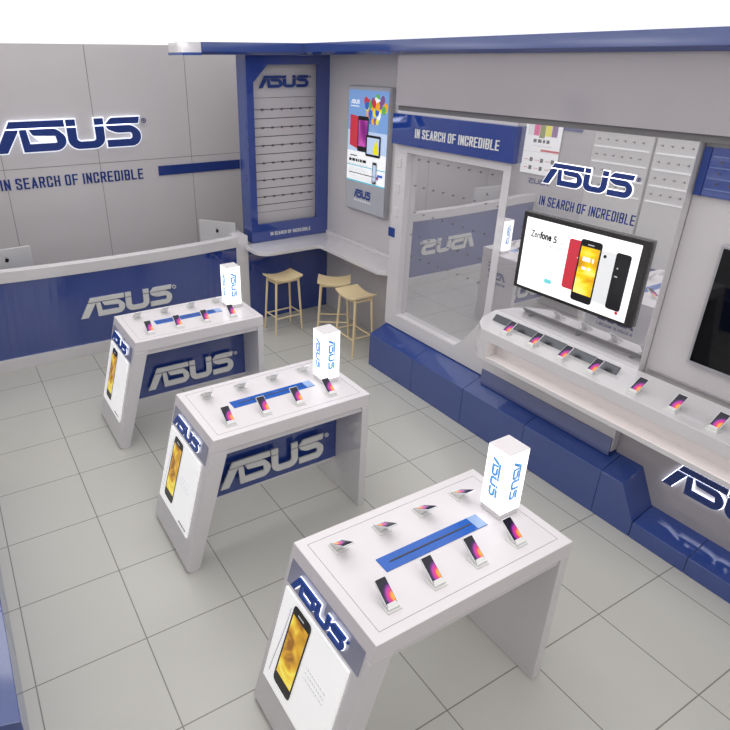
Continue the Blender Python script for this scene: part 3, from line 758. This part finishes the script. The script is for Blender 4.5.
# ------------------------------------------------------------------ demo tables
def make_table():
    t = thing('display_table', '', 'table', (0, 0, 0), 0, 'white demo tables in a row')
    D = .33; TH = .948; xl, xr = .62, 1.766
    sl = lambda z: .365+.255*z/TH
    # slanted left leg: outer face poster carrier, rounded foot
    leg = [(sl(.03), .03), (sl(.03)+.012, .008), (sl(0)+.035, 0), (.445, 0), (.462, .012), (.700, .82), (.715, .855), (sl(.857), .857)]
    MB().prism([(x, -D, z) for x, z in leg], (0, 2*D, 0)).build('slanted_leg', WHITE, t, bevel=.004)
    MB().box(1.708, 1.764, -D, D, 0, .857).build('upright_leg', WHITE, t, bevel=.004)
    MB().prism([(sl(.858), -D, .858), (sl(TH), -D, TH), (xr, -D, TH), (xr, -D, .858)], (0, 2*D, 0)).build('tabletop', TOPW, t, bevel=.003)
    # inlaid line on the top
    g = MB(); i_ = .048; zt = TH+.0006; w_ = .0018
    for (a0, a1, b0, b1) in ((xl+i_, xr-i_, -D+i_, -D+i_+w_), (xl+i_, xr-i_, D-i_-w_, D-i_), (xl+i_, xl+i_+w_, -D+i_, D-i_), (xr-i_-w_, xr-i_, -D+i_, D-i_)):
        g.box(a0, a1, b0, b1, TH, zt)
    g.build('inlay_line', SEAM, t)
    for sy in (-1, 1):
        y0 = sy*(D-.012); MB().box(.695, 1.7075, min(y0, y0-sy*.02), max(y0, y0-sy*.02), .818, .857).build('rail', WHITE, t, bevel=.002)
    # hanging blue panel between the legs
    x0b, x0t = .462+(.26-.012)*.2945, .70
    pan = MB().prism([(x0b, -.012, .26), (1.7075, -.012, .26), (1.7075, -.012, .8175), (x0t, -.012, .8175)], (0, .024, 0)).build('blue_panel', BLUE, t)
    MB().box(x0b+.002, 1.7075, -.013, .013, .245, .262).build('panel_edge', WHITE, t)
    logo((.745, -.012, .34), (1, 0, 0), Z3, .825, .195, .012, LETTW, pan, gap=.032)
    # blue tray strip with slot
    st = MB().box(.887, 1.50, -.044, .042, TH+.0006, TH+.0035).build('blue_inlay', STRIPB, t)
    MB().box(1.44, 1.499, -.043, .041, TH+.0035, TH+.0042).build('inlay_end', mat('pale_inlay', (150, 176, 216), .15) if 'pale_inlay' not in bpy.data.materials else bpy.data.materials['pale_inlay'], st)
    MB().box(.935, 1.43, -.004, .003, TH+.0035, TH+.006).build('slot', DARKSEAM, st)
    # end face with header, wordmark and lit poster; (u towards the viewer, v up the slope)
    U_, V_ = V((0, -1, 0)), V((.255, 0, TH)).normalized(); O_ = V((.365, D, 0)); N_ = U_.cross(V_)
    Q = lambda u, v, n=0: O_+U_*u+V_*v+N_*n
    hd = MB().prism([Q(u, v, .0005) for u, v in [(.03, .785), (.62, .785), (.62, .915), (.03, .915)]], N_*.002).build('header_plate', mat('grey_blue_plate', (150, 152, 172), .1, ior=1.6) if 'grey_blue_plate' not in bpy.data.materials else bpy.data.materials['grey_blue_plate'], t)
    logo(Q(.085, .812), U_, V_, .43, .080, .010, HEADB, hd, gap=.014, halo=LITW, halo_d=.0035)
    MB().prism([Q(u, v, .0005) for u, v in [(.045, .226), (.575, .226), (.575, .768), (.045, .768)]], N_*.012).build('poster', SIGNW, t, bevel=.002)
    a = Art(Q(0, 0, .0128), U_, V_, .0006)
    for k in range(14):     # thin silver silhouette of a handset seen from the side
        v0 = .29+k*.03; f = lambda v: .080+.045*math.sin((v-.29)/.45*PI*.5)**1.3 if v > .29 else .08
        a.poly([(f(v0), v0), (f(v0)+.009, v0), (f(v0+.03)+.009, v0+.03), (f(v0+.03), v0+.03)], A_SIL)
    phone_art(a, .128, .285, .155, .465, A_BLK, GOLD, tilt=.04, r=.03)
    a.rect(.19, .24, .715, .722, A_GRY)
    for k in range(3): a.greek(.335, .552-k*.028, .16, .008, A_GRY)
    a.greek(.43, .255, .12, .012, A_DK)
    a.build('poster_print', t)
    # upright end: small wordmark and line (seen in the mirrors)
    logo((1.764, -.20, .66), (0, 1, 0), Z3, .40, .09, .004, NAVY, t, gap=0)
    text('IN SEARCH OF INCREDIBLE', (1.764, -.20, .60), (0, 1, 0), Z3, .40, .03, .002, NAVY, t)
    return t
TY = [(-1.31, 'white demo table farthest from the camera, in front of the counter'),
      (-2.93, 'white demo table in the middle of the row of three'),
      (-4.57, 'white demo table nearest the camera, cut by the lower photo edge')]
proto = make_table()
for i, (y, lab) in enumerate(TY):
    t = proto if i == 0 else copy_tree(proto)
    t.location = (0, y, 0); t['label'] = lab
for c in list(t.children):
    if c.name.startswith('blue_panel') or c.name.startswith('panel_edge'):     # the nearest table has no hanging panel
        for g in list(c.children): bpy.data.objects.remove(g)
        bpy.data.objects.remove(c)

# ------------------------------------------------------------------ lit sign boxes
def make_box():
    t = thing('light_box', '', 'light box', (0, 0, 0), 0, 'lit square sign boxes on the tables')
    b_ = .067
    MB().box(-b_+.004, b_-.004, -b_+.004, b_-.004, 0, .034).build('base', WHITE, t, bevel=.002)
    bd = MB().box(-b_, b_, -b_, b_, .034, .385).build('lit_body', LITW, t, bevel=.002)
    MB().box(-b_+.001, b_-.001, -b_+.001, b_-.001, .3852, .388).build('cap', TOPW, t)
    for k in range(4):
        c, s = math.cos(k*PI/2), math.sin(k*PI/2)
        n = V((s, -c, 0)); u = V((0, 0, -1)); v = V((c, s, 0))      # wordmark runs downwards
        logo(n*(b_+.0002)-v*.026+V((0, 0, .335)), u, v, .225, .052, .0012, BLUEL, bd, reg=False)
    return t
bx = make_box()
for i, (x, y, lab) in enumerate(((1.630, -1.27, 'lit white sign box with blue wordmark on the farthest table'),
                                 (1.617, -2.93, 'lit white sign box with blue wordmark on the middle table'),
                                 (1.633, -4.557, 'lit white sign box with blue wordmark on the nearest table'))):
    t = bx if i == 0 else copy_tree(bx)
    t.location = (x, y, .9492); t['label'] = lab

# ------------------------------------------------------------------ demo phones
def make_phone():
    t = thing('demo_phone', '', 'phone', (0, 0, 0), 0)
    a_ = math.radians(33.5); V_ = V((0, math.cos(a_), math.sin(a_))); U_ = V((1, 0, 0)); N_ = U_.cross(V_)
    O_ = V((-.0295, 0, .019)); Q = lambda u, v, n=0: O_+U_*u+V_*v+N_*n
    MB().prism([Q(u, v, -.009) for u, v in rrect(0, .059, 0, .118, .007)], N_*.008).build('phone_body', PHW, t, bevel=.0015)
    MB().prism([Q(u, v, -.0009) for u, v in rrect(.003, .056, .004, .114, .004)], N_*.0004).build('screen_glass', BLACK, t)
    # wallpaper mesh is built flat in its own object space so that its coordinates run along the screen
    me = MB(); me.add([(0, 0, 0), (.049, 0, 0), (.049, .094, 0), (0, .094, 0)], [(0, 1, 2, 3)])
    w_ = me.build('screen', WALLP, t); w_.matrix_local = Matrix((( U_.x, V_.x, N_.x, Q(.005, .011, .0002).x), (U_.y, V_.y, N_.y, Q(.005, .011, .0002).y), (U_.z, V_.z, N_.z, Q(.005, .011, .0002).z), (0, 0, 0, 1)))
    st = MB().prism([(-.036, -.020, 0), (.036, -.020, 0), (.036, .055, 0), (-.036, .055, 0)], (0, 0, .005)).build('stand_base', ACR, t, bevel=.001)
    mb = MB(); mb.prism([(-.024, -.012, .005), (-.024, -.004, .019), (-.024, .060, .050), (-.024, .066, .046), (-.024, .036, .005)], (.048, 0, 0)); mb.build('stand_wedge', ACR, t)
    MB().box(-.030, .030, -.012, -.003, .005, .018).build('front_lip', ACR, t, bevel=.001)
    return t
ph = make_phone(); first = True
xs = [.787, 1.036, 1.283, 1.532]
tn = ['farthest', 'middle', 'nearest']; pos = ['first from the slanted poster leg', 'second from the slanted poster leg', 'third from the slanted poster leg', 'fourth, beside the lit sign box']
for ti, (ty, _) in enumerate(TY):
    for row in (0, 1):
        for k, x in enumerate(xs):
            t = ph if first else copy_tree(ph); first = False
            if row == 0: t.location = (x, ty-.214, .9485); t.rotation_euler = (0, 0, 0)
            else: t.location = (x, ty+.214, .9485); t.rotation_euler = (0, 0, PI)
            t['label'] = 'white smartphone on stand, %s of the %s row, %s table, %s' % (('front', 'back')[row], ('camera-side', 'counter-side')[row], tn[ti], pos[k])
            t['label'] = 'white smartphone on %s table, %s row, %s' % (tn[ti], ('camera-side', 'counter-side')[row], pos[k])
            t['group'] = 'demo phones on the %s table' % tn[ti]
lp = ['first on the ledge, at its stool end', 'second on the ledge, below the lit television', 'third on the ledge, below the lit television', 'fourth on the ledge, at the right end of the rail', 'fifth on the ledge, just beyond the rail', 'sixth on the ledge, below the black television', 'seventh on the ledge, nearest the right photo edge']
for k, y in enumerate((-3.236, -3.489, -3.748, -3.99, -4.306, -4.557, -4.80)):
    t = copy_tree(ph); t.location = (3.035, y, 1.1005); t.rotation_euler = (0, 0, -PI/2)
    t['label'] = 'white smartphone ' + lp[k]; t['group'] = 'demo phones on the wall ledge'

# ------------------------------------------------------------------ light
def area_l(name, loc, sx, sy, power, rot=(0, 0, 0), col=(1, 1, 1)):
    l = bpy.data.lights.new(name, 'AREA'); l.shape = 'RECTANGLE'; l.size = sx; l.size_y = sy; l.energy = power; l.color = col
    o = bpy.data.objects.new(name, l); COL.objects.link(o); o.location = loc; o.rotation_euler = rot; return o
for y in (-.2, -2.3, -4.4, -6.6):
    area_l('added_overhead_lamp', (1.2, y, CEIL-.01), 1.5, 1.1, 8.5, col=(1, .985, .96))  # unseen lamps added overhead to bring out shadows under the tables
w = bpy.data.worlds.new('world'); bpy.context.scene.world = w; w.use_nodes = True
w.node_tree.nodes['Background'].inputs[0].default_value = (.8, .8, .82, 1); w.node_tree.nodes['Background'].inputs[1].default_value = .3

# ------------------------------------------------------------------ camera
cam = bpy.data.cameras.new('camera'); co = bpy.data.objects.new('camera', cam); COL.objects.link(co)
cam.sensor_width = 36; cam.lens = 610/730*36; cam.shift_x = (365-305)/730; cam.shift_y = -(365-358.5)/730
cam.clip_start = .02
co.location = (-.4408, -6.1721, 2.9973)
co.rotation_euler = (PI/2-.456626, 0, -.526773)
sc = bpy.context.scene; sc.camera = co
sc.view_settings.view_transform = 'Standard'; sc.view_settings.look = 'None'; sc.view_settings.gamma = 1; sc.view_settings.exposure = -0.06
sc.view_settings.use_curve_mapping = False
